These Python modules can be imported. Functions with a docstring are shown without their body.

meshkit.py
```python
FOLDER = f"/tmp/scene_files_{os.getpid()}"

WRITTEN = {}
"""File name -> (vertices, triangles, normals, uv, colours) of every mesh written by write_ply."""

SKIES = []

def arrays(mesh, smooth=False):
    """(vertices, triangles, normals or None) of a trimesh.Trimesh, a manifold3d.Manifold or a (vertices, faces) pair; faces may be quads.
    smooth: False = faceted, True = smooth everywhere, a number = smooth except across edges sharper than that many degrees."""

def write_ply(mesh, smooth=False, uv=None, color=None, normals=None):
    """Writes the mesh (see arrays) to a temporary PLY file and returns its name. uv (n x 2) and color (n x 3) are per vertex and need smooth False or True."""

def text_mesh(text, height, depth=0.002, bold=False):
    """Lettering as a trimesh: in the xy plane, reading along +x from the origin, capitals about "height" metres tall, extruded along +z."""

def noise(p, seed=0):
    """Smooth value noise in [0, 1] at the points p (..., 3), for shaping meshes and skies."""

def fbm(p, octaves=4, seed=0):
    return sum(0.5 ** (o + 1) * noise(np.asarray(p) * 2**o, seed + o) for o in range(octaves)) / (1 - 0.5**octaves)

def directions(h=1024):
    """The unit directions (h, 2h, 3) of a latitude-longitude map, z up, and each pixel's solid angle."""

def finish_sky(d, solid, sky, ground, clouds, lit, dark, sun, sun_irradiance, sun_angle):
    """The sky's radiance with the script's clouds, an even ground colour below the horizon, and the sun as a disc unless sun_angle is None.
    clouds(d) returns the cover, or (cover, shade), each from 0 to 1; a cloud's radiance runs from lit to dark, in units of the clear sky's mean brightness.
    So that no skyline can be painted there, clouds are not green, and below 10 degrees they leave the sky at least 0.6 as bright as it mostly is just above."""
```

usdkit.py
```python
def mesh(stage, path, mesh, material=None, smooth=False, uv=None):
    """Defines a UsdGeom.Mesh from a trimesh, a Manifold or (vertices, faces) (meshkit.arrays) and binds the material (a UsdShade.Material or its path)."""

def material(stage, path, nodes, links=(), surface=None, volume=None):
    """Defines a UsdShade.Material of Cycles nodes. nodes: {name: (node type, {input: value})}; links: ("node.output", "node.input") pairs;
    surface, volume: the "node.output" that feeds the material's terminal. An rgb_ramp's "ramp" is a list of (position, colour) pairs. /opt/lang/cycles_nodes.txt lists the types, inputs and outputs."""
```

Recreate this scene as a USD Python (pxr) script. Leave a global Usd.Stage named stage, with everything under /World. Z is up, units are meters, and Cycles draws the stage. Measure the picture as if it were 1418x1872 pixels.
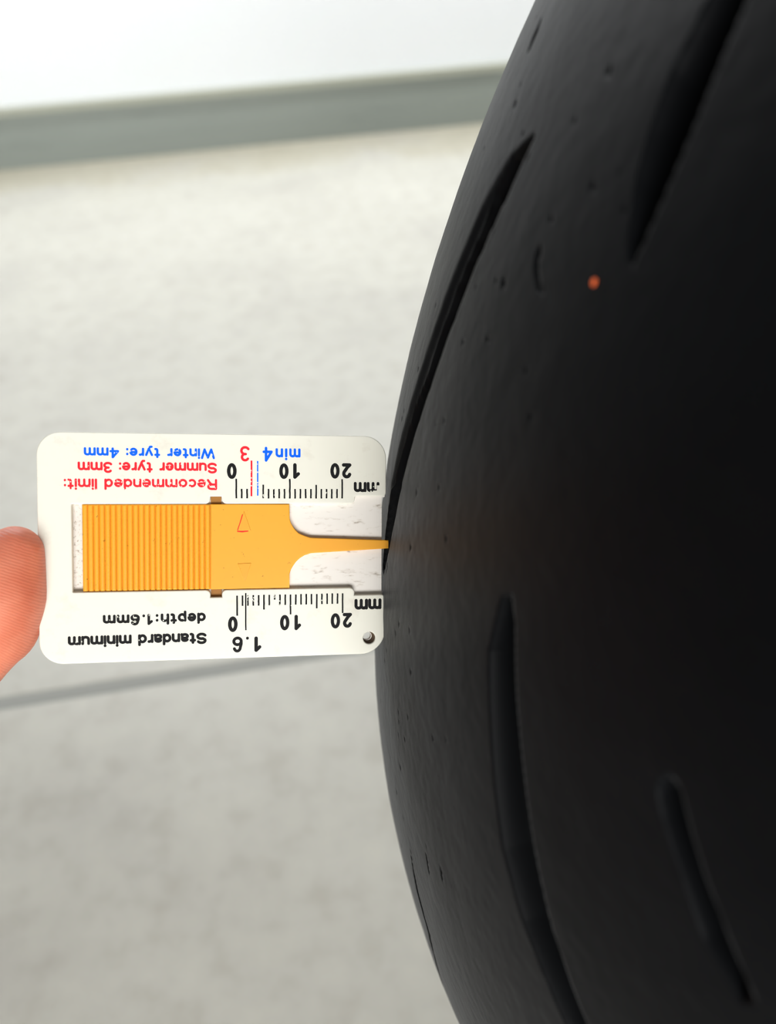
import math, random
import numpy as np
import trimesh, manifold3d as m3
from shapely.geometry import Polygon, LineString, Point, box as sbox
from shapely.ops import unary_union
from shapely import affinity
from pxr import Usd, UsdGeom, UsdLux, UsdShade, Gf, Sdf
import usdkit, meshkit

stage = Usd.Stage.CreateInMemory()
UsdGeom.SetStageUpAxis(stage, UsdGeom.Tokens.z)
UsdGeom.SetStageMetersPerUnit(stage, 1.0)
UsdGeom.Xform.Define(stage, '/World')
UsdGeom.Scope.Define(stage, '/World/Looks')
rng = np.random.default_rng(7)

# ------------------------------------------------------------------ camera
CAM = np.array([-0.32118, -0.08445, 0.47169])
CX, CY, CZ = (0.986039, -0.158919, -0.049708), (0.139965, 0.62933, 0.76443), (-0.0902, -0.760716, 0.642788)
cam = UsdGeom.Camera.Define(stage, '/World/camera')
cam.AddTransformOp().Set(Gf.Matrix4d(*CX, 0, *CY, 0, *CZ, 0, *CAM.tolist(), 1))
cam.CreateHorizontalApertureAttr(36.0)
cam.CreateVerticalApertureAttr(36.0 * 1872 / 1418)
cam.CreateFocalLengthAttr(36.0 * 1450 / 1418)
cam.CreateClippingRangeAttr(Gf.Vec2f(0.005, 60))
cam.CreateFStopAttr(16.0)
cam.CreateFocusDistanceAttr(0.151)
cam.CreateExposureAttr(0.0)

# ------------------------------------------------------------------ light
def rect_light(name, pos, w, h, target, watts_rad, color):
    l = UsdLux.RectLight.Define(stage, '/World/' + name)
    l.CreateWidthAttr(w); l.CreateHeightAttr(h); l.CreateIntensityAttr(watts_rad); l.CreateColorAttr(Gf.Vec3f(*color))
    z = np.array(pos, float) - np.array(target, float); z /= np.linalg.norm(z)
    up = np.array([0, 1, 0]) if abs(z[2]) > .9 else np.array([0, 0, 1])
    x = np.cross(up, z); x /= np.linalg.norm(x); y = np.cross(z, x)
    l.AddTransformOp().Set(Gf.Matrix4d(*x, 0, *y, 0, *z, 0, *map(float, pos), 1))
    return l
# daylight through the wide shop window behind the photographer (its frame is built below)
rect_light('daylight', (-0.4, -3.19, 0.75), 3.0, 1.1, (-0.4, 0, 0.75), 15.4, (1.0, 0.99, 0.965))
# long strip lamp on the white wall, above the frame (its housing is built below)
rect_light('strip_lamp_light', (-0.1, 1.575, 1.225), 2.3, 0.10, (-0.1, 1.0, -0.3), 42.0, (0.98, 0.99, 1.0))
dome = UsdLux.DomeLight.Define(stage, '/World/sky'); dome.CreateIntensityAttr(0.15); dome.CreateColorAttr(Gf.Vec3f(.85, .92, 1))

# ------------------------------------------------------------------ helpers
used = {}
def path_for(name, parent=None):
    base = (str(parent.GetPath()) if parent else '/World') + '/' + name
    n = used.get(base, 0); used[base] = n + 1
    return base if n == 0 else f'{base}_{n:03d}'
def setdata(p, **kw):
    for k, v in kw.items():
        if v: p.SetCustomDataByKey(k, v)
def thing(name, label, cat, mat=None, kind=None):
    x = UsdGeom.Xform.Define(stage, path_for(name)); p = x.GetPrim()
    if mat is not None: x.AddTransformOp().Set(mat)
    setdata(p, label=label, category=cat, kind=kind); return p
def part(name, mesh, m, parent=None, smooth=35, label=None, cat=None, kind=None):
    p = usdkit.mesh(stage, path_for(name, parent), mesh, m, smooth=smooth).GetPrim()
    setdata(p, label=label, category=cat, kind=kind); return p
def bx(x0, x1, y0, y1, z0, z1):
    b = trimesh.creation.box((x1 - x0, y1 - y0, z1 - z0)); b.apply_translation(((x0 + x1) / 2, (y0 + y1) / 2, (z0 + z1) / 2)); return b
def rbox(x0, x1, y0, y1, z0, z1, r=.004):
    v = [(x, y, z) for x in (x0 + r, x1 - r) for y in (y0 + r, y1 - r) for z in (z0 + r, z1 - r)]
    s = m3.Manifold.sphere(r, 12)
    return m3.Manifold.batch_hull([s.translate(p) for p in v])
cat_ = trimesh.util.concatenate
MM = 0.001

def material(name, nodes, links=(), surface='p.BSDF', volume=None):
    return usdkit.material(stage, '/World/Looks/' + name, nodes, links, surface=surface, volume=volume)
def plain(name, col, rough=.5, spec=.5, **kw):
    return material(name, {'p': ('principled_bsdf', {'base_color': col, 'roughness': rough, 'specular_ior_level': spec, **kw})})

# ------------------------------------------------------------------ materials
M = {}
M['wall'] = material('wall_paint', {
    'tc': ('texture_coordinate', {}), 'n': ('noise_texture', {'scale': 60, 'detail': 4}),
    'b': ('bump', {'strength': .05, 'distance': .002}),
    'p': ('principled_bsdf', {'base_color': (.91, .94, .97), 'roughness': .6, 'specular_ior_level': .3})},
    [('tc.object', 'n.vector'), ('n.fac', 'b.height'), ('b.normal', 'p.normal')])
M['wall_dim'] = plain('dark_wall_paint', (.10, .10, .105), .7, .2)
M['ceiling'] = plain('ceiling_paint', (.22, .22, .22), .8, .2)
M['baseboard'] = material('grey_skirting', {
    'tc': ('texture_coordinate', {}), 'mp': ('mapping', {'scale': (.22, 1, 1.6)}), 'n': ('noise_texture', {'scale': 14, 'detail': 5, 'roughness': .6}),
    'r': ('rgb_ramp', {'ramp': [(.28, (.17, .20, .185)), (.40, (.262, .295, .272)), (1, (.30, .335, .308))]}),
    'p': ('principled_bsdf', {'roughness': .45, 'specular_ior_level': .4})},
    [('tc.object', 'mp.vector'), ('mp.vector', 'n.vector'), ('n.fac', 'r.fac'), ('r.color', 'p.base_color')])
M['bead'] = plain('skirting_bead', (.40, .415, .35), .5, .3)
M['floor'] = material('beige_floor', {
    'tc': ('texture_coordinate', {}),
    'n1': ('noise_texture', {'scale': 5, 'detail': 6, 'roughness': .6}),
    'n2': ('noise_texture', {'scale': 42, 'detail': 3, 'roughness': .6}),
    'r1': ('rgb_ramp', {'ramp': [(.25, (.425, .412, .372)), (.5, (.49, .481, .427)), (.8, (.53, .521, .466))]}),
    'r2': ('rgb_ramp', {'ramp': [(.30, (.88, .865, .85)), (.5, (.985, .985, .985)), (.72, (1.04, 1.04, 1.03))]}),
    'm': ('mix_color', {'blend_type': 'multiply', 'fac': 1.0}),
    # dust swept up along the foot of the wall, with a ragged edge
    'sx': ('separate_xyz', {}), 'dn': ('math', {'math_type': 'multiply_add', 'value2': .45}),
    'dr': ('rgb_ramp', {'ramp': [(0, (1, 1, 1)), (.70, (1, 1, 1)), (.80, (.86, .835, .77)), (1, (.70, .665, .58))]}),
    'dm': ('math', {'math_type': 'subtract', 'value2': 1.03}),
    'm2': ('mix_color', {'blend_type': 'multiply', 'fac': 1.0}),
    'p': ('principled_bsdf', {'roughness': .42, 'specular_ior_level': .35})},
    [('tc.object', 'sx.vector'), ('n1.fac', 'dn.value1'), ('sx.y', 'dn.value3'), ('dn.value', 'dm.value1'), ('dm.value', 'dr.fac'), ('m.result', 'm2.a'), ('dr.color', 'm2.b'),
     ('tc.object', 'n1.vector'), ('tc.object', 'n2.vector'), ('n1.fac', 'r1.fac'), ('n2.fac', 'r2.fac'), ('r1.color', 'm.a'), ('r2.color', 'm.b'),
     ('m2.result', 'p.base_color')])
M['joint'] = plain('floor_joint', (.33, .335, .31), .8, .2)
# white plastic with faint beige grime of its own
M['plastic'] = material('white_plastic', {
    'tc': ('texture_coordinate', {}),
    'n1': ('noise_texture', {'scale': 170, 'detail': 5, 'roughness': .65}),
    'n2': ('noise_texture', {'scale': 1500, 'detail': 3, 'roughness': .7}),
    'r1': ('rgb_ramp', {'ramp': [(.0, (.84, .825, .715)), (.56, (.84, .825, .715)), (.72, (.76, .725, .62))]}),
    'r2': ('rgb_ramp', {'ramp': [(.0, (1, 1, 1)), (.70, (1, 1, 1)), (.78, (.72, .66, .56))]}),
    'm': ('mix_color', {'blend_type': 'multiply', 'fac': .5}),
    'p': ('principled_bsdf', {'roughness': .38, 'specular_ior_level': .4, 'subsurface_weight': .15, 'subsurface_radius': (1, 1, .9), 'subsurface_scale': .0008})},
    [('tc.object', 'n1.vector'), ('tc.object', 'n2.vector'), ('n1.fac', 'r1.fac'), ('n2.fac', 'r2.fac'), ('r1.color', 'm.a'), ('r2.color', 'm.b'), ('m.result', 'p.base_color')])
M['channel'] = material('channel_plastic', {
    'tc': ('texture_coordinate', {}),
    'mp': ('mapping', {'scale': (.35, 1, 1)}),
    'n1': ('noise_texture', {'scale': 1300, 'detail': 3, 'roughness': .6}),
    'r1': ('rgb_ramp', {'ramp': [(.0, (.80, .76, .71)), (.57, (.78, .74, .69)), (.66, (.68, .63, .57)), (.76, (.38, .33, .28))]}),
    # film of dirt left at the slot's closed end
    'sx': ('separate_xyz', {}), 'mr': ('map_range', {'from_min': -.0283, 'from_max': -.0272, 'to_min': 0, 'to_max': 1, 'clamp': True}),
    'n2': ('noise_texture', {'scale': 1700, 'detail': 4, 'roughness': .7}),
    'r2': ('rgb_ramp', {'ramp': [(0, (.74, .70, .66)), (.55, (.70, .65, .60)), (.64, (.42, .37, .31)), (.72, (.16, .13, .10))]}),
    'mx': ('mix_color', {}),
    'p': ('principled_bsdf', {'roughness': .45, 'specular_ior_level': .35})},
    [('tc.object', 'mp.vector'), ('mp.vector', 'n1.vector'), ('n1.fac', 'r1.fac'), ('tc.object', 'sx.vector'), ('sx.x', 'mr.value'), ('tc.object', 'n2.vector'), ('n2.fac', 'r2.fac'),
     ('mr.result', 'mx.fac'), ('r2.color', 'mx.a'), ('r1.color', 'mx.b'), ('mx.result', 'p.base_color')])
M['orange'] = material('orange_plastic', {
    'tc': ('texture_coordinate', {}),
    'n1': ('noise_texture', {'scale': 1100, 'detail': 3, 'roughness': .7}),
    'r1': ('rgb_ramp', {'ramp': [(.0, (.88, .375, .026)), (.69, (.88, .375, .026)), (.76, (.22, .06, .01))]}),
    'p': ('principled_bsdf', {'roughness': .42, 'specular_ior_level': .35, 'subsurface_weight': .1, 'subsurface_radius': (1, .5, .1), 'subsurface_scale': .0006})},
    [('tc.object', 'n1.vector'), ('n1.fac', 'r1.fac'), ('r1.color', 'p.base_color')])
M['grime'] = plain('brown_grime', (.13, .09, .06), .7, .2)
M['lug'] = plain('brown_orange_lug', (.30, .13, .02), .5, .3)
M['ink_black'] = plain('black_ink', (.009, .009, .0095), .6, .12)
M['ink_red'] = plain('red_ink', (.86, .006, .02), .5, .3)
M['ink_blue'] = plain('blue_ink', (.0, .12, 1.0), .6, .15)
M['paint_red'] = plain('red_arrow_paint', (.80, .02, .005), .45, .3)
def rubber(name, col_lo, col_hi, rough):
    return material(name, {
        'tc': ('texture_coordinate', {}),
        'n1': ('noise_texture', {'scale': 35, 'detail': 5, 'roughness': .6}),
        'n2': ('noise_texture', {'scale': 2600, 'detail': 3, 'roughness': .7}),
        'n3': ('noise_texture', {'scale': 420, 'detail': 4, 'roughness': .75}),
        'r1': ('rgb_ramp', {'ramp': [(.3, col_lo), (.7, col_hi)]}),
        'r3': ('rgb_ramp', {'ramp': [(.0, (1, 1, 1)), (.68, (1, 1, 1)), (.74, (.35, .35, .35))]}),
        'm': ('mix_color', {'blend_type': 'multiply', 'fac': 1.0}),
        'b': ('bump', {'strength': .25, 'distance': .0002}),
        'p': ('principled_bsdf', {'roughness': rough, 'specular_ior_level': .03, 'sheen_weight': .09, 'sheen_roughness': .36, 'sheen_tint': (.95, .97, 1)})},
        [('tc.object', 'n1.vector'), ('tc.object', 'n2.vector'), ('tc.object', 'n3.vector'), ('n1.fac', 'r1.fac'), ('n3.fac', 'r3.fac'),
         ('r1.color', 'm.a'), ('r3.color', 'm.b'), ('m.result', 'p.base_color'), ('n2.fac', 'b.height'), ('b.normal', 'p.normal')])
M['rubber'] = rubber('tyre_rubber', (.0032, .0036, .0042), (.005, .0055, .0064), .43)
M['sidewall'] = rubber('tyre_sidewall', (.014, .014, .015), (.02, .02, .02), .5)
M['alloy'] = plain('black_alloy', (.02, .02, .022), .35, .5)
M['black_plastic'] = plain('black_plastic', (.008, .008, .009), .5, .2)
M['steel'] = plain('axle_steel', (.55, .55, .56), .3, .5, metallic=1.0)
M['orange_speck'] = plain('orange_speck', (.75, .13, .03), .6, .3)
SKC = (-0.0475, -0.030, 0.0)      # whorl centre in the hand's own metres
M['skin'] = material('skin', {
    'tc': ('texture_coordinate', {}),
    'mp': ('mapping', {'location': (.0475, .0335, -.003), 'scale': (1.0, 1.0, .35)}),
    'n': ('noise_texture', {'scale': 160, 'detail': 3}),
    'w': ('wave_texture', {'wave_type': 'rings', 'rings_direction': 'spherical', 'scale': 660, 'distortion': 2.2, 'detail': 2, 'detail_scale': 1.2}),
    'r': ('rgb_ramp', {'ramp': [(.3, (.68, .18, .10)), (.7, (.80, .27, .165))]}),
    'rw': ('rgb_ramp', {'ramp': [(.0, (.82, .74, .72)), (.5, (1, 1, 1))]}),
    'm': ('mix_color', {'blend_type': 'multiply', 'fac': .38}),
    'b': ('bump', {'strength': .22, 'distance': .00014}),
    'p': ('principled_bsdf', {'roughness': .45, 'specular_ior_level': .35, 'subsurface_weight': .25, 'subsurface_radius': (1, .35, .2), 'subsurface_scale': .002})},
    [('tc.object', 'mp.vector'), ('mp.vector', 'w.vector'), ('tc.object', 'n.vector'), ('n.fac', 'r.fac'), ('w.fac', 'rw.fac'), ('r.color', 'm.a'), ('rw.color', 'm.b'),
     ('m.result', 'p.base_color'), ('w.fac', 'b.height'), ('b.normal', 'p.normal')])
M['nail'] = plain('nail', (.80, .52, .43), .3, .5)
M['sleeve'] = plain('dark_sleeve', (.02, .022, .03), .9, .2)
M['lamp_frame'] = plain('lamp_frame', (.8, .8, .8), .4, .5)
M['window_frame'] = plain('window_frame', (.5, .5, .5), .4, .5)

# ------------------------------------------------------------------ the setting
YW, X0, X1, YB, ZC = 1.74, -3.0, 3.0, -3.2, 2.8
fl = thing('floor', 'beige stone-look floor of large slabs in front of the white wall', 'floor', kind='structure')
JY, JW = 0.319, 0.0115
ys = [YB, JY - 1.3 * 2, JY - 1.3, JY, YW]
for a, b in zip(ys[:-1], ys[1:]):
    part('slab', rbox(X0, X1, a + JW / 2, b - JW / 2, -.03, 0, .0015), M['floor'], fl)
part('joint_bed', bx(X0, X1, YB, YW, -.04, -.0007), M['joint'], fl, smooth=False)
part('wall_back', bx(X0, X1, YW, YW + .1, 0, ZC), M['wall'], smooth=False, label='white painted wall above the grey skirting', cat='wall', kind='structure')
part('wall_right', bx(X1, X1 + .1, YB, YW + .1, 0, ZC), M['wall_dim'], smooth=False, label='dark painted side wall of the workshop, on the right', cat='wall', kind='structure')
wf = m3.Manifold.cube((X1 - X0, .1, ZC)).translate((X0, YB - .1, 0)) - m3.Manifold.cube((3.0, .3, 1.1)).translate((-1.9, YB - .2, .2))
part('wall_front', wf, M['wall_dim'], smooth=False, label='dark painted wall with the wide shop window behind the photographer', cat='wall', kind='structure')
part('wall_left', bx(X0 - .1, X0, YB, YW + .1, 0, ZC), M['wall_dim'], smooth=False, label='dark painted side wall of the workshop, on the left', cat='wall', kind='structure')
part('ceiling', bx(X0, X1, YB, YW + .1, ZC, ZC + .1), M['ceiling'], smooth=False, label='plain pale ceiling of the workshop', cat='ceiling', kind='structure')
bb = thing('baseboard_back', 'grey skirting board along the foot of the white wall', 'skirting board', kind='structure')
prof = Polygon([(0, 0), (-.016, 0), (-.016, .098), (-.0145, .104), (-.010, .108), (0, .1085)])
g = trimesh.creation.extrude_polygon(prof, X1 - X0, engine='earcut')
g.apply_transform(np.array([[0, 0, 1, X0], [1, 0, 0, YW], [0, 1, 0, .0], [0, 0, 0, 1.0]]))
part('skirting_board', g, M['baseboard'], bb, smooth=25)
cap = bx(X0, X1, YW - .0185, YW, .1085, .1125)
part('top_bead', rbox(X0, X1, YW - .0195, YW - .0005, .098, .1125, .0015), M['bead'], bb)
wn = thing('window_1', 'wide shop window in the dark wall behind the photographer', 'window', kind='structure')
for b in ((-1.9, -1.85, .2, 1.3), (1.05, 1.1, .2, 1.3), (-1.85, 1.05, .2, .25), (-1.85, 1.05, 1.25, 1.3)):
    part('window_frame', bx(b[0], b[1], YB - .08, YB - .03, b[2], b[3]), M['window_frame'], wn, smooth=False)
lamp = thing('strip_lamp', 'long strip lamp fixed to the white wall above the skirting', 'lamp')
hs = trimesh.creation.extrude_polygon(Polygon([(0, 1.20), (0, 1.32), (-.10, 1.32), (-.215, 1.275), (-.215, 1.265), (-.105, 1.312), (-.01, 1.312), (-.01, 1.20)]), 2.4, engine='earcut')
hs.apply_transform(np.array([[0, 0, 1, -1.3], [1, 0, 0, YW - .001], [0, 1, 0, 0], [0, 0, 0, 1.0]]))
part('housing', hs, M['lamp_frame'], lamp, smooth=False)

# ------------------------------------------------------------------ the wheel (local frame: axle = y, angle phi from -x towards +z)
R, RC, TW = 0.315, 0.157, 0.095
bike = thing('motorcycle', 'motorcycle whose worn black tyre with slanting grooves fills the right side, on the beige floor', 'motorcycle',
             Gf.Matrix4d().SetRotate(Gf.Rotation(Gf.Vec3d(0, 0, 1), -5.4834)) * Gf.Matrix4d().SetTranslate(Gf.Vec3d(0.0005, 0, R)))
wheel = UsdGeom.Xform.Define(stage, path_for('wheel', bike)).GetPrim(); setdata(wheel, label='wheel with a worn black grooved tyre')
MPD = math.radians(1) * R * 1000      # mm of tread per degree

def groove_poly(pts):     # (phi deg, s mm) outline -> polygon in (arc mm, s mm)
    return Polygon([(p * MPD, s) for p, s in pts]).buffer(0)
G1 = [(8.6, -1.6), (10.0, 1.2), (10.97, 2.6), (12.48, 3.6), (13.6, 3.6), (15.03, 2.9), (16.26, 1.6), (19.03, 1.0), (20.76, -.1), (21.97, -.6), (23.08, -2.3), (23.95, -7.6),
      (22.65, -7.5), (21.56, -6.8), (20.66, -6.3), (19.18, -6.0), (16.84, -5.7), (15.87, -5.2), (14.76, -5.0), (13.48, -4.9), (11.69, -5.5), (10.2, -5.3), (8.8, -4.0)]
G2 = [(25.85, 15.0), (25.5, 13.0), (24.9, 13.6), (25.3, 15.0)]
G3 = [(30.5, -24.5), (28.6, -27.6), (27.48, -28.96), (26.9, -29.44), (26.28, -29.9), (25.38, -31.56), (24.57, -33.7), (23.69, -37.15), (23.30, -39.8), (23.89, -39.33), (24.92, -38.16), (25.88, -36.93), (26.95, -35.12), (27.71, -34.0), (28.9, -32.0), (30.8, -29.0)]
G4 = [(15.6, -45.6), (14.01, -47.2), (12.9, -50.65), (11.24, -55.95), (9.53, -61.58), (8.19, -68.43), (7.32, -74.2), (6.3, -81), (6.0, -84.5), (6.7, -85), (7.5, -82), (8.45, -77.07), (9.29, -72.69), (10.72, -66.79), (12.21, -61.2), (13.95, -54.74), (15.43, -49.74), (16.0, -47)]
G5 = [(16.2, -72.4), (15.88, -72.77), (15.52, -74.5), (14.8, -78.89), (14.05, -83.1), (13.6, -88), (14.0, -88.6), (14.23, -87.07), (15.05, -82.09), (15.73, -78.09), (16.45, -74.4), (16.55, -73)]
G6 = [(1.7, -37.3), (0, -38.9), (-1.3, -40.6), (-2.7, -45.0), (-4.6, -46.0), (-7.2, -46.6), (-7.2, -47.6), (-4.5, -47.2), (-2.6, -46.4), (-1.1, -41.7), (0, -39.5)]
SCUFF = [[(22.35, -22.6), (22.3, -23.6), (22.05, -24.0), (21.75, -26.9), (21.8, -28.0), (21.68, -28.0), (21.6, -27.0), (21.9, -23.8), (22.1, -22.8)],
         [(3.4, -45.2), (3.3, -45.9), (2.7, -47.2), (2.6, -47.0)], [(4.5, -50.4), (4.4, -51.0), (3.9, -52.2), (3.85, -51.8)]]
DOTS = [(25.76, -18.84, .55), (23.98, -27.32, .5), (20.99, -18.07, .6), (23.94, 6.7, .6), (22.9, -22.4, .35), (16.8, -16.5, .3), (12.4, -18.1, .35), (9.5, -20.5, .3)]
_r = np.random.default_rng(5)
DOTS += [(_r.uniform(-7, 26), _r.normal(-14, 17), _r.uniform(.18, .36)) for _ in range(110)]
CH = [(11.5, -4.5), (11.5, 4.6), (13.6, 5.4), (16.3, 4.2), (19.0, 3.4), (21.6, 1.9), (23.0, -1.0), (23.9, -7.0), (21.5, -4), (16, -3)]
DEEP = [(groove_poly(CH), .9, 2.2), (groove_poly(G1), 5.0, 1.0), (groove_poly(G3), 4.5, 1.4), (groove_poly(G4), 4.5, 1.6), (groove_poly(G5), 4.0, 1.2)]
FINE = [(groove_poly(G2), 1.2, .3), (groove_poly(G6), 1.6, .5)] + [(groove_poly(s), .5, .2) for s in SCUFF] + [(Point(a * MPD, s).buffer(r), .35, .2) for a, s, r in DOTS]
import shapely
def cut_depth(U, S, shapes):
    d = np.zeros(U.shape)
    for poly, depth, wallw in shapes:
        x0, y0, x1, y1 = poly.bounds
        sel = (U > x0 - 2) & (U < x1 + 2) & (S > y0 - 2) & (S < y1 + 2)
        if not sel.any(): continue
        pts = shapely.points(U[sel], S[sel])
        ins = shapely.contains(poly, pts)
        dist = shapely.distance(poly.exterior, pts)
        t = np.clip(np.where(ins, dist, 0) / wallw, 0, 1)
        t = t * t * (3 - 2 * t)
        d[sel] = np.maximum(d[sel], depth * t)
    return d
def tread_point(U, S, drop):      # arc mm, lateral mm, depth mm -> xyz
    rr = (R - RC) * 1000 + np.sqrt((RC * 1000) ** 2 - S ** 2)
    nr, ns = np.sqrt((RC * 1000) ** 2 - S ** 2) / (RC * 1000), S / (RC * 1000)
    rad, lat = rr - drop * nr, S - drop * ns
    ph = U / MPD * math.pi / 180
    return np.stack([-rad * np.cos(ph), lat, rad * np.sin(ph)], -1) * MM
def grid_faces(nu, ns, wrap=False):
    i = np.arange(nu if wrap else nu - 1); j = np.arange(ns - 1)
    I, J = np.meshgrid(i, j, indexing='ij'); I2 = (I + 1) % nu
    a, b, c, d = I * ns + J, I2 * ns + J, I2 * ns + J + 1, I * ns + J + 1
    return np.concatenate([np.stack([a, b, c], -1).reshape(-1, 3), np.stack([a, c, d], -1).reshape(-1, 3)])
fine_u = np.arange(-12 * MPD, 33 * MPD, .42)
coarse_u = np.linspace(33 * MPD, 348 * MPD, 560)
u = np.concatenate([fine_u, coarse_u[:-1]])
s = np.concatenate([np.arange(-94.9, 32, .42), np.linspace(32, 94.9, 50)])
U, S = np.meshgrid(u, s, indexing='ij')
d = cut_depth(U, S, DEEP + FINE)
# the same long grooves go on round the wheel and mirrored on the far side
per = 360 / 9 * MPD
far = []
for poly, dep, ww in DEEP[1:]:
    for k in range(0, 9):
        for mir in (0, 1):
            if k == 0 and not mir: continue
            q = affinity.scale(poly, 1, -1, origin=(0, 0)) if mir else poly
            q = affinity.translate(q, (k + .5 * mir) * per, 0)
            if q.bounds[0] > 348 * MPD: q = affinity.translate(q, -360 * MPD, 0)
            if q.bounds[2] > -12 * MPD and q.bounds[0] < 33 * MPD and q.bounds[1] < 30: continue
            far.append((q, dep, 2.5))
d = np.maximum(d, cut_depth(U, S, far))
# gentle unevenness of worn rubber
P0 = np.stack([U / 14, S / 9, 0 * U], -1)
d = d + .22 * (meshkit.fbm(P0, 3, 4) - .5) + .05 * (meshkit.noise(np.stack([U / 1.6, S / 1.2, 0 * U], -1), 9) - .5)
V = tread_point(U, S, d)
V = V.reshape(-1, 3)
part('tread', (V, grid_faces(len(u), len(s), True)), M['rubber'], wheel, smooth=True)
def lathe(prof, n=180):           # (radius, lateral) metres round the axle
    prof = np.array(prof); a = np.linspace(0, 2 * math.pi, n, endpoint=False)
    v = np.stack([-prof[None, :, 0] * np.cos(a)[:, None], np.broadcast_to(prof[None, :, 1], (n, len(prof))), prof[None, :, 0] * np.sin(a)[:, None]], -1)
    return v.reshape(-1, 3), grid_faces(n, len(prof), True)
edge_r = R - RC + math.sqrt(RC ** 2 - .0949 ** 2)
for sg in (1, -1):
    sw = [(edge_r, .0949), (edge_r - .004, .0962), (edge_r - .012, .0960), (.262, .0925), (.246, .086), (.232, .079), (.224, .0755), (.218, .074), (.214, .070)]
    sw = [(r, l * sg) for r, l in sw]
    part('sidewall', lathe(sw if sg < 0 else sw[::-1]), M['sidewall'], wheel, smooth=True)
rimp = [(.213, -.0735), (.2225, -.0755), (.2225, -.078), (.214, -.078), (.206, -.074), (.196, -.06), (.190, -.03), (.188, 0), (.190, .03), (.196, .06), (.206, .074), (.214, .078), (.2225, .078), (.2225, .0755), (.213, .0735)]
part('rim', lathe(rimp), M['alloy'], wheel, smooth=30)
for k in range(5):
    sp = m3.Manifold.batch_hull([m3.Manifold.sphere(.016, 16).translate((.05, y, 0)) for y in (-.03, .03)] + [m3.Manifold.sphere(.009, 16).translate((.183, y, 0)) for y in (-.018, .018)])
    part('spoke', sp.rotate((0, 72 * k, 0)), M['alloy'], wheel, smooth=40)
part('hub', lathe([(.018, -.075), (.04, -.075), (.045, -.06), (.05, -.04), (.055, 0), (.05, .04), (.045, .06), (.04, .075), (.018, .075)], 64), M['alloy'], wheel, smooth=30)
ax = trimesh.creation.cylinder(.012, .24, sections=32); ax.apply_transform(trimesh.transformations.rotation_matrix(math.pi / 2, (1, 0, 0)))
part('axle', ax, M['steel'], wheel)
# the rear end of the motorcycle round the wheel
a = np.radians(np.linspace(36, 150, 60)); ls = np.linspace(-.112, .112, 25)
A_, L_ = np.meshgrid(a, ls, indexing='ij'); r0 = R + .016 - .050 * (np.abs(L_) / .112) ** 2.4
def shell(rr): return np.stack([-rr * np.cos(A_), L_ * (rr / r0), rr * np.sin(A_)], -1).reshape(-1, 3)
v = np.concatenate([shell(r0), shell(r0 + .003)]); f = grid_faces(60, 25); n0 = 60 * 25
rim_ = [i * 25 for i in range(60)] + [59 * 25 + j for j in range(1, 25)] + [i * 25 + 24 for i in range(58, -1, -1)] + [j for j in range(23, 0, -1)]
q = np.array(rim_); q2 = np.roll(q, -1)
f = np.concatenate([f[:, ::-1], f + n0, np.stack([q, q2, q2 + n0], 1), np.stack([q, q2 + n0, q + n0], 1)])
tmg = trimesh.Trimesh(v, f, process=False); tmg.fix_normals()
part('mudguard', tmg, M['black_plastic'], bike, smooth=40)
def rod(pts, seg=20): return m3.Manifold.batch_boolean([m3.Manifold.batch_hull([m3.Manifold.sphere(r, seg).translate(p) for *p, r in ab]) for ab in zip(pts[:-1], pts[1:])], m3.OpType.Add)
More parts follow.
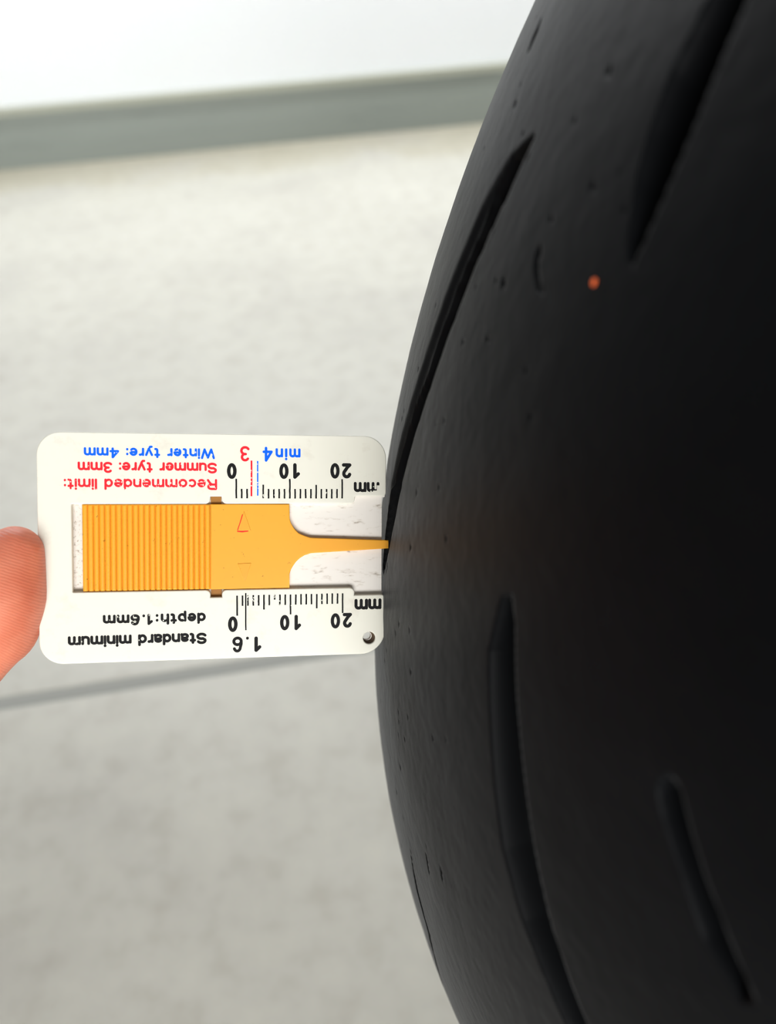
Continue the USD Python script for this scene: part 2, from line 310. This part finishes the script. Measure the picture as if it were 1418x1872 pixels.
for sy in (-1, 1):
    part('swingarm', rod([(-.03, sy * .118, 0, .014), (.08, sy * .122, .005, .020), (.36, sy * .13, .03, .028), (.52, sy * .11, .05, .034)]), M['alloy'], bike, smooth=40)
    part('mudguard_stay', rod([(.06, sy * .124, .0, .008), (.05, sy * .119, .255, .007)]), M['alloy'], bike, smooth=40)
# orange speck stuck on the tread
c0 = tread_point(np.array(22.69 * MPD), np.array(-35.77), np.array(-.05))
sp = trimesh.creation.icosphere(3, 1.0); sp.vertices *= np.array([.0003, .0003, .0005]); sp.apply_translation(c0)
part('stuck_speck', sp, M['orange_speck'], wheel, smooth=True, label='small orange speck stuck on the tread')

# ------------------------------------------------------------------ tread depth gauge (own frame: millimetres seen in the photo, x right, y up, z to the viewer)
SH = -0.2 * MM
GX, GY, GZ = (0.9874, -0.024993, -0.156259), (0.140453, 0.593313, 0.792624), (0.0729, -0.804584, 0.589347)
GO = np.array([-0.335283, 0.035262, 0.379154]) + np.array(GX) * SH
GM = Gf.Matrix4d(*GX, 0, *GY, 0, *GZ, 0, *GO.tolist(), 1)
gauge = thing('tread_depth_gauge', 'white plastic tread depth gauge card with an orange slider, held against the tyre', 'tread depth gauge', GM)

def rounded(pts_r, n=10):
    """closed outline from (x, y, corner radius)"""
    out = []; k = len(pts_r)
    for i in range(k):
        p0, p1, p2 = (np.array(pts_r[j % k][:2], float) for j in (i - 1, i, i + 1)); r = pts_r[i][2]
        a, b = (p0 - p1) / np.linalg.norm(p0 - p1), (p2 - p1) / np.linalg.norm(p2 - p1)
        if r <= 0: out.append(p1); continue
        ang = math.acos(np.clip(a @ b, -1, 1)); t = r / math.tan(ang / 2)
        c = p1 + (a + b) / np.linalg.norm(a + b) * r / math.sin(ang / 2)
        s0, s1 = p1 + a * t - c, p1 + b * t - c
        t0, t1 = math.atan2(s0[1], s0[0]), math.atan2(s1[1], s1[0]); dt = (t1 - t0 + math.pi) % (2 * math.pi) - math.pi
        out += [c + r * np.array([math.cos(t0 + dt * q), math.sin(t0 + dt * q)]) for q in np.linspace(0, 1, n)]
    return Polygon(out)
def miter(ring, b):
    p = np.array(ring.coords)[:-1]
    keep = np.linalg.norm(p - np.roll(p, 1, 0), axis=1) > 1e-6; p = p[keep]
    e0 = p - np.roll(p, 1, 0); e1 = np.roll(p, -1, 0) - p
    n0 = np.stack([-e0[:, 1], e0[:, 0]], 1); n0 /= np.linalg.norm(n0, axis=1)[:, None]
    n1 = np.stack([-e1[:, 1], e1[:, 0]], 1); n1 /= np.linalg.norm(n1, axis=1)[:, None]
    m = n0 + n1; m /= np.maximum((m * m).sum(1), .3)[:, None] / 2
    return p, p + m * b
def bevel_slab(poly, z0, z1, b):
    """extrusion with a rounded upper edge, millimetres in, metres out"""
    poly = shapely.geometry.polygon.orient(poly, 1.0)
    steps = [(0, z0), (0, z1 - b)] + [(b * (1 - math.cos(t)), z1 - b + b * math.sin(t)) for t in np.radians([25, 50, 72, 90])]
    vs, fs, off = [], [], 0
    tops, bots = [], []
    for ring in [poly.exterior, *poly.interiors]:
        lay = []
        for ins, z in steps:
            p, q = miter(ring, ins); lay.append(np.column_stack([q, np.full(len(q), z)]))
        n = len(lay[0]); v = np.concatenate(lay); vs.append(v)
        for i in range(len(steps) - 1):
            a = off + i * n + np.arange(n); bb_ = off + i * n + (np.arange(n) + 1) % n
            fs.append(np.stack([a, bb_, bb_ + n], 1)); fs.append(np.stack([a, bb_ + n, a + n], 1))
        tops.append(lay[-1][:, :2]); bots.append(lay[0][:, :2]); off += len(v)
    for rings, z, flip in ((tops, z1, False), (bots, z0, True)):
        v2, f2 = trimesh.creation.triangulate_polygon(Polygon(rings[0], rings[1:]), engine='earcut')
        vs.append(np.column_stack([v2, np.full(len(v2), z)])); fs.append((f2[:, ::-1] if flip else f2) + off); off += len(v2)
    m = trimesh.Trimesh(np.concatenate(vs) * MM, np.concatenate(fs), process=True)
    m.merge_vertices(); m.fix_normals(); return m

XL, XR, YT, YL = -35.35, 28.55, 12.0, -30.45
TH = 2.2
hole = Point(25.36, -27.3).buffer(1.17, 24)
plate = rounded([(XL, YT, 4.2), (XL, YL, 4.2), (XR, YL, 4.8), (XR, YT, 4.4)], 14)
slot = Polygon([(-29.4, -1.12), (-4.8, -1.1), (-2.7, -1.1), (21.6, -1.1), (22.4, .3), (40, .3), (40, -18.85), (22.4, -18.85), (21.6, -17.4), (-2.75, -17.3), (-4.8, -17.3), (-29.4, -17.25)])
front = rounded([(XL, YT, 4.2), (XL, YL, 4.2), (XR, YL, 4.8), (XR, -18.85, .9), (22.45, -18.85, 0), (22.45, -17.4, 1.0), (-2.75, -17.32, .9), (-2.75, -18.72, 0), (-4.82, -18.72, 0), (-4.82, -17.32, .9),
                 (-29.45, -17.25, .15), (-29.45, -1.12, .15), (-4.82, -1.1, .9), (-4.82, .27, 0), (-2.72, .27, 0), (-2.72, -1.1, 1.0), (22.45, -1.1, .9), (22.45, .33, .3), (XR, .36, .7), (XR, YT, 4.4)], 12)
front = Polygon(front.exterior.coords, [hole.exterior.coords])
back = rounded([(XL, YT, 4.2), (XL, YL, 4.2), (XR, YL, 4.8), (XR, -18.6, .3), (27.95, -18.6, 0), (27.95, .1, 0), (XR, .1, .3), (XR, YT, 4.4)], 14)
back_hole = Point(25.05, -27.12).buffer(.82, 24)
back = Polygon(back.exterior.coords, [back_hole.exterior.coords])
part('front_plate', bevel_slab(front, -1.25, 0, .22), M['plastic'], gauge, smooth=30, label='white front plate with a slot for the slider')
part('back_plate', bevel_slab(back, -TH, -1.25, .05), M['channel'], gauge, smooth=30)

lin = []
for (c_, r_, z_) in (((25.36, -27.3), 1.165, -.35), ((25.2, -27.2), .98, -.9), ((25.05, -27.12), .815, -1.6), ((25.05, -27.12), .815, -TH)):
    t_ = np.linspace(0, 2 * math.pi, 48, endpoint=False); lin.append(np.stack([c_[0] + r_ * np.cos(t_), c_[1] + r_ * np.sin(t_), np.full(48, z_)], 1))
vl = np.stack(lin, 1).reshape(-1, 3) * MM
part('hole_lining', (vl, grid_faces(48, 4, True)[:, ::-1]), M['grime'], gauge, smooth=40, label='grimy brown inside of the small round hole')
# slider
slider = UsdGeom.Xform.Define(stage, path_for('slider', gauge)).GetPrim(); setdata(slider, label='orange slider with a ribbed grip and a narrow probe')
ZS = -.18
body = [(-4.75, -1.16), (-4.75, -17.24), (9.93, -17.2)]
low = [(9.93, -14.6), (10.2, -13.7), (10.67, -12.94), (11.2, -12.2), (11.9, -11.55), (12.8, -11.0), (14.02, -10.61)]
TIP = 29.15
body += low + [(TIP, -9.85), (TIP, -8.25)] + [(14.01, -7.62), (12.7, -7.2), (11.68, -6.74), (11.1, -6.15), (10.65, -5.55), (10.2, -4.75), (9.97, -3.9)] + [(9.93, -1.2)]
part('slider_plate', bevel_slab(Polygon(body), -1.2, ZS, .16), M['orange'], slider, smooth=30)
part('grip_base', bevel_slab(Polygon([(-27.75, -1.2), (-27.75, -17.2), (-4.72, -17.2), (-4.72, -1.2)]), -1.2, -.62, .05), M['orange'], slider, smooth=30)
NR = 23; pitch = (-4.85 + 27.75) / NR
for i in range(NR):
    x = -27.75 + pitch * (i + .5); w = .475
    pr = []
    for y, sc in ((-1.2, .35), (-1.28, .75), (-1.5, 1), (-16.9, 1), (-17.12, .75), (-17.2, .35)):
        a = np.linspace(0, math.pi, 9)
        pr.append(np.stack([x + w * np.cos(a), np.full(9, y), -.64 + (.46) * sc * np.sin(a) ** .75], 1))
    v = np.concatenate(pr); f = grid_faces(6, 9)
    v = np.concatenate([v, [[x, -1.2, -.62], [x, -17.2, -.62]]]); e = len(v) - 2
    f = np.concatenate([f, [[e, j + 1, j] for j in range(8)], [[e + 1, 45 + j, 45 + j + 1] for j in range(8)]])
    rb = trimesh.Trimesh(v * MM, f, process=False); rb.fix_normals()
    part('rib', rb, M['orange'], slider, smooth=50)
for y0, y1 in ((-1.25, .20), (-18.66, -17.15)):
    part('guide_lug', bx(-4.75 * MM, -2.8 * MM, y0 * MM, y1 * MM, -1.22 * MM, -.95 * MM), M['lug'], slider, smooth=False)
t_up = Polygon([(1.42, -2.45), (.2, -6.2), (2.68, -6.18)]); t_dn = Polygon([(.2, -12.42), (2.75, -12.3), (1.55, -15.8)])
part('embossed_arrow', bevel_slab(t_up, ZS - .05, ZS + .10, .09), M['orange'], slider, smooth=20)
part('embossed_arrow', bevel_slab(t_dn, ZS - .05, ZS + .10, .09), M['orange'], slider, smooth=20)
def ribbon(pts, w0, z0, z1):
    g = LineString(pts).buffer(w0, cap_style=1); m = trimesh.creation.extrude_polygon(g, z1 - z0, engine='earcut'); m.apply_translation((0, 0, z0)); m.apply_scale(MM); return m
part('red_edge', cat_([ribbon([(1.12, -3.2), (.62, -4.9), (.24, -6.0)], .085, ZS, ZS + .09), ribbon([(.25, -6.28), (1.1, -6.36), (2.1, -6.22)], .13, ZS, ZS + .07)]), M['paint_red'], slider, smooth=False, label='red paint left on two edges of the upper arrow')

# printing: letters drawn as rounded strokes
def arc(cx, cy, rx, ry, a0, a1, n=14):
    a = np.radians(np.linspace(a0, a1, n)); return [(cx + rx * math.cos(t), cy + ry * math.sin(t)) for t in a]
X = .70
GLY = {
 'W': (.92, [[(0, 1), (.2, 0), (.46, .95), (.72, 0), (.92, 1)]]),
 'S': (.58, [arc(.29, .74, .27, .25, 25, 200, 12) + arc(.29, .27, .29, .26, 110, -155, 14)]),
 'R': (.60, [[(0, 0), (0, 1), (.32, 1)] + arc(.32, .75, .24, .25, 90, -90, 9) + [(0, .5)], [(.28, .5), (.42, .36), (.58, 0)]]),
 'i': (.0, [[(0, 0), (0, X)], [(0, .98), (0, 1.0)]]),
 'l': (.0, [[(0, 0), (0, 1)]]),
 'n': (.42, [[(0, 0), (0, X)], [(0, .4)] + arc(.21, .46, .21, .24, 160, 0, 9) + [(.42, 0)]]),
 'm': (.72, [[(0, 0), (0, X)], [(0, .42)] + arc(.18, .49, .18, .21, 160, 0, 9) + [(.36, 0)], [(.36, .42)] + arc(.54, .49, .18, .21, 160, 0, 9) + [(.72, 0)]]),
 'h': (.42, [[(0, 0), (0, 1)], [(0, .4)] + arc(.21, .46, .21, .24, 160, 0, 9) + [(.42, 0)]]),
 'u': (.42, [[(.42, X), (.42, 0)], [(0, X), (0, .24)] + arc(.21, .24, .21, .24, 180, 340, 9) + [(.42, .3)]]),
 't': (.30, [[(.13, .93), (.13, .16)] + arc(.25, .14, .12, .14, 180, 280, 6), [(0, X - .02), (.27, X - .02)]]),
 'e': (.46, [[(.03, .38), (.45, .38)] + arc(.23, .35, .225, .35, 5, 315, 18)]),
 'a': (.42, [arc(.2, .52, .19, .18, 160, 0, 8) + [(.40, .1), (.43, 0)], [(.39, .40)] + arc(.2, .2, .2, .2, 90, 330, 12) + [(.39, .2)]]),
 'r': (.26, [[(0, 0), (0, X)], [(0, .38)] + arc(.22, .40, .22, .28, 160, 85, 6)]),
 'y': (.44, [[(0, X), (.22, .02)], [(.44, X), (.2, -.14), (.13, -.25), (.03, -.26)]]),
 'c': (.42, [arc(.23, .35, .225, .35, 50, 310, 16)]),
 'o': (.48, [arc(.24, .35, .235, .35, 0, 360, 22)]),
 'd': (.44, [[(.44, 0), (.44, 1)], arc(.22, .35, .22, .35, 0, 360, 20)]),
 'p': (.44, [[(0, -.28), (0, X)], arc(.22, .35, .22, .35, 0, 360, 20)]),
 ':': (.0, [[(0, .05), (0, .07)], [(0, .60), (0, .62)]]),
 '.': (.0, [[(0, .05), (0, .07)]]),
 '0': (.5, [arc(.25, .5, .24, .49, 0, 360, 28)]),
 '1': (.2, [[(.2, 0), (.2, .98), (0, .72)]]),
 '2': (.52, [arc(.26, .72, .24, .26, 165, -30, 12) + [(.22, .22), (.02, .02), (.52, .02)]]),
 '3': (.5, [arc(.24, .75, .22, .24, 150, -80, 12) + [(.2, .52)], [(.2, .52)] + arc(.24, .26, .26, .26, 90, -150, 14)]),
 '4': (.56, [[(.40, 0), (.40, 1), (0, .30), (.56, .30)]]),
 '6': (.5, [arc(.28, .70, .20, .29, 22, 175, 12) + [(.02, .45), (.02, .26)], arc(.26, .26, .24, .25, 0, 360, 24)]),
 ' ': (.22, []),
}
def lettering(text, xr, yb, width, cap, stroke, gap=.22, wear=0, seed=0, gaps=None):
    """printed upside down in the photo: starts at xr and runs to the left, baseline at yb, capitals grow downwards"""
    r = np.random.default_rng(seed); x = 0; st = []
    for i, ch in enumerate(text):
        w, strokes = GLY[ch]
        st += [[(x + px, py) for px, py in s_] for s_ in strokes]
        x += w + (gaps or {}).get(i, gap)
    tot = max(px for s_ in st for px, _ in s_) or 1e-6
    kx = (width - stroke) / tot if tot > 1e-3 else 1
    ky = cap - stroke
    shp = unary_union([LineString([(px * kx + stroke / 2, py * ky + stroke / 2) for px, py in (s_ if len(s_) > 1 else s_ * 2)]).buffer(stroke / 2, 6) for s_ in st])
    if wear:
        x0, y0, x1, y1 = shp.bounds
        bl = [affinity.scale(Point(r.uniform(x0, x1), r.uniform(y0, y1)).buffer(r.uniform(.04, .13), 3), r.uniform(.6, 1.2), r.uniform(.8, 2)) for _ in range(wear)]
        shp = shp.difference(unary_union(bl))
    return affinity.affine_transform(shp, [-1, 0, 0, -1, xr, yb])
def ink(name, shapes, mat, z=0, label=None, parent=gauge):
    ms = []
    for g in shapes:
        for q in getattr(g, 'geoms', [g]):
            if q.area < .003: continue
            m = trimesh.creation.extrude_polygon(q, .018, engine='earcut'); m.apply_translation((0, 0, z - .004)); m.apply_scale(MM); ms.append(m)
    return part(name, cat_(ms), mat, parent, smooth=False, label=label)
ink('printed_line', [lettering('Winter tyre: 4mm', -3.9, 9.25, 23.3, 1.98, .41, .24, 22, 1)], M['ink_blue'], label='blue lettering reading Winter tyre: 4mm')
ink('printed_line', [lettering('Summer tyre: 3mm', -3.5, 6.62, 24.8, 2.06, .42, .22, 6, 2)], M['ink_red'], label='red lettering reading Summer tyre: 3mm')
ink('printed_line', [lettering('Recommended limit:', -3.52, 3.55, 27.2, 2.06, .40, .22, 60, 3)], M['ink_red'], label='worn red lettering reading Recommended limit:')
ink('printed_line', [lettering('Standard minimum', -5.55, -25.33, 24.85, 2.2, .50, .22, 8, 4)], M['ink_black'], label='black lettering reading Standard minimum')
ink('printed_line', [lettering('depth:1.6mm', -5.73, -21.55, 18.5, 2.1, .48, .26, 30, 5, {4: .36, 5: .40, 6: .36, 7: .36})], M['ink_black'], label='black lettering reading depth:1.6mm')
ink('limit_number', [lettering('3', 2.52, 9.77, 1.78, 2.92, .46)], M['ink_red'], label='red number 3')
ink('limit_number', [lettering('min', 12.02, 9.42, 4.7, 2.25, .44, .34), lettering('4', 6.8, 9.67, 1.9, 2.8, .48)], M['ink_blue'], label='blue lettering reading min4')
def num(ch, xr, yb, w, cap=3.0, st=.64): return lettering(ch, xr, yb, w, cap, st)
ink('scale_number', [num('0', .1, 6.57, 1.8)], M['ink_black']); ink('scale_number', [num('1', 11.92, 6.62, 1.28), num('0', 9.79, 6.6, 1.78)], M['ink_black']); ink('scale_number', [num('2', 21.82, 6.72, 1.88), num('0', 19.52, 6.71, 1.8)], M['ink_black'])
ink('scale_number', [num('0', .17, -22.4, 1.8)], M['ink_black']); ink('scale_number', [num('1', 12.12, -22.42, 1.25), num('0', 9.92, -22.36, 1.8)], M['ink_black']); ink('scale_number', [num('2', 22.01, -22.24, 1.85), num('0', 19.68, -22.28, 1.85)], M['ink_black'])
ink('limit_number', [num('1', 4.58, -26.38, 1.3), lettering('.', 2.25, -26.36, .52, .9, .54), num('6', 1.14, -26.27, 1.98, 3.08, .54)], M['ink_black'], label='black number 1.6')
ink('unit_mark', [lettering('mm', 27.25, 3.1, 5.0, 2.55, .56, .22, 0).difference(unary_union([sbox(26.75, -5, 27.6, 2.45), sbox(24.9, .3, 27.6, 1.02), sbox(26.0, .9, 27.0, 1.45), Point(25.6, 1.3).buffer(.16), Point(26.1, 2.2).buffer(.1)]))], M['ink_black'], label='half worn away black lettering reading mm')
ink('unit_mark', [lettering('mm', 27.75, -19.6, 5.3, 2.75, .60, .22, 0)], M['ink_black'], label='black lettering reading mm')
tk = np.random.default_rng(11)
def tick(x, y0, y1, w=.26, worn=0):
    yy = np.linspace(y0, y1, 6)
    g = LineString([(x + tk.uniform(-.02, .02), y) for y in yy]).buffer(w / 2, cap_style=2)
    for _ in range(worn): g = g.difference(Point(x + tk.uniform(-.12, .12), tk.uniform(min(y0, y1), max(y0, y1))).buffer(tk.uniform(.07, .14)))
    return g
for i in range(21):
    if i in (3, 4): continue
    top = 3.62 if i % 10 == 0 else 2.52 if i % 5 == 0 else 1.72
    ink('scale_line', [tick(i, top, -.05 if i < 3 else -.12 + .1 * tk.random(), .30, 2 if i in (5, 7, 17) else 0)], M['ink_black'])
for i in range(21):
    bot = -22.3 if i % 10 == 0 else -21.24 if i % 5 == 0 else -20.45
    if i == 7: bot = -19.4
    ink('scale_line', [tick(i + .08 + .003 * i, -18.4 - .1 * tk.random(), bot, .30, 3 if i in (2, 3, 7, 8) else 1 if i in (10, 16) else 0)], M['ink_black'])
ink('limit_line', [tick(1.68, -18.02, -25.1, .25)], M['ink_black'], label='long thin black line at 1.6')
ink('limit_line', [tick(2.82, 7.05, .35, .31, 5)], M['ink_red'], label='thin red line under the number 3')
ink('limit_line', [tick(3.99, 6.98, .45, .23, 6)], M['ink_blue'], label='thin blue line under the number 4')

# ------------------------------------------------------------------ the hand (same frame as the gauge, millimetres)
def chain(pts):
    out = []
    for (a, b) in zip(pts[:-1], pts[1:]):
        out.append(m3.Manifold.batch_hull([m3.Manifold.sphere(r, 40).translate(p) for *p, r in (a, b)]))
    return out
bits = []
# thumb tip: a flattened pad, broad below the tip
pad = [(-39.2, -10.0, 1.0, 5.0), (-42.6, -15.0, .6, 8.3), (-44.0, -17.4, -.2, 9.9), (-45.6, -21.9, -1.2, 10.2)]
bits.append(m3.Manifold.batch_hull([m3.Manifold.sphere(r, 48).translate(p) for *p, r in pad]))
bits += chain([(-45.6, -21.5, -1.2, 10.1), (-50.6, -28.2, -2.5, 9.4), (-58, -38, -4, 9.8), (-66, -50, -6, 9.9), (-80, -70, -8, 11.5), (-98, -98, -8, 15), (-112, -128, -6, 19)])
palm = [(-112, -128, -6, 19), (-150, -132, -4, 17), (-98, -62, -14, 12.5), (-118, -56, -13, 12.5), (-139, -58, -11, 12), (-158, -66, -9, 11)]
bits.append(m3.Manifold.batch_hull([m3.Manifold.sphere(r, 32).translate(p) for *p, r in palm]))
bits.append(m3.Manifold.batch_hull([m3.Manifold.sphere(r, 32).translate(p) for *p, r in (palm[0], (-80, -70, -8, 10), (-98, -62, -14, 12))]))
fingers = [[(-98, -62, -14, 10), (-97, -20, -11, 9.2), (-99, -2, 8, 8.4), (-103, -12, 26, 7.4)],
           [(-118, -56, -13, 10), (-120, -10, -9, 9.3), (-121, 9, 12, 8.5), (-123, -2, 32, 7.5)],
           [(-139, -58, -11, 9.6), (-143, -16, -7, 8.8), (-144, 2, 12, 8.1), (-144, -8, 31, 7.2)],
           [(-158, -66, -9, 8.8), (-165, -34, -5, 7.8), (-166, -20, 9, 7.2), (-166, -28, 24, 6.5)]]
for f in fingers: bits += chain(f)
bits += chain([(-131, -130, -5, 20), (-146, -165, 2, 24), (-185, -250, 22, 32), (-215, -315, 40, 37)])
bits.append(m3.Manifold.batch_hull([m3.Manifold.sphere(r, 32).translate(p) for *p, r in ((-112, -128, -6, 19), (-150, -132, -4, 17), (-140, -158, 0, 20), (-150, -160, 0, 20))]))
hd = m3.Manifold.batch_boolean(bits, m3.OpType.Add).refine_to_length(2.2)
hm = hd.to_mesh(); tm = trimesh.Trimesh(hm.vert_properties[:, :3], hm.tri_verts, process=True)
trimesh.smoothing.filter_taubin(tm, lamb=.5, nu=.52, iterations=14)
sm = m3.Manifold(m3.Mesh(np.asarray(tm.vertices, np.float32), np.asarray(tm.faces, np.uint32)))
# the flesh gives way round the card's edge
press = m3.CrossSection([np.array(plate.buffer(.02).exterior.coords)[:-1]]).extrude(TH + .04).translate((SH / MM, 0, -TH - .02))
sm2 = sm - press
if not sm2.is_empty() and sm2.num_tri() > 100: sm = sm2
sm = sm.scale((MM, MM, MM))
hand = thing('hand', 'hand whose thumb presses the left edge of the white gauge card', 'hand', Gf.Matrix4d(*GX, 0, *GY, 0, *GZ, 0, *(GO - np.array(GX) * SH).tolist(), 1))
part('hand_skin', sm, M['skin'], hand, smooth=60)
nl = trimesh.creation.icosphere(4, 1.0); nl.vertices *= np.array([6.0, 7.5, 1.2]); nl.apply_transform(trimesh.transformations.rotation_matrix(math.radians(-32), (0, 0, 1))); nl.apply_translation((-43.2, -15.0, -8.6)); nl.apply_scale(MM)
part('thumbnail', nl, M['nail'], hand, smooth=True)
slv = m3.Manifold.batch_hull([m3.Manifold.sphere(r, 40).translate(p) for *p, r in ((-178, -235, 18, 35), (-240, -375, 58, 47))]) - m3.Manifold.batch_hull([m3.Manifold.sphere(r, 40).translate(p) for *p, r in ((-165, -207, 12, 32.5), (-232, -357, 53, 43))])
part('sleeve', slv.scale((MM, MM, MM)), M['sleeve'], hand, smooth=50)
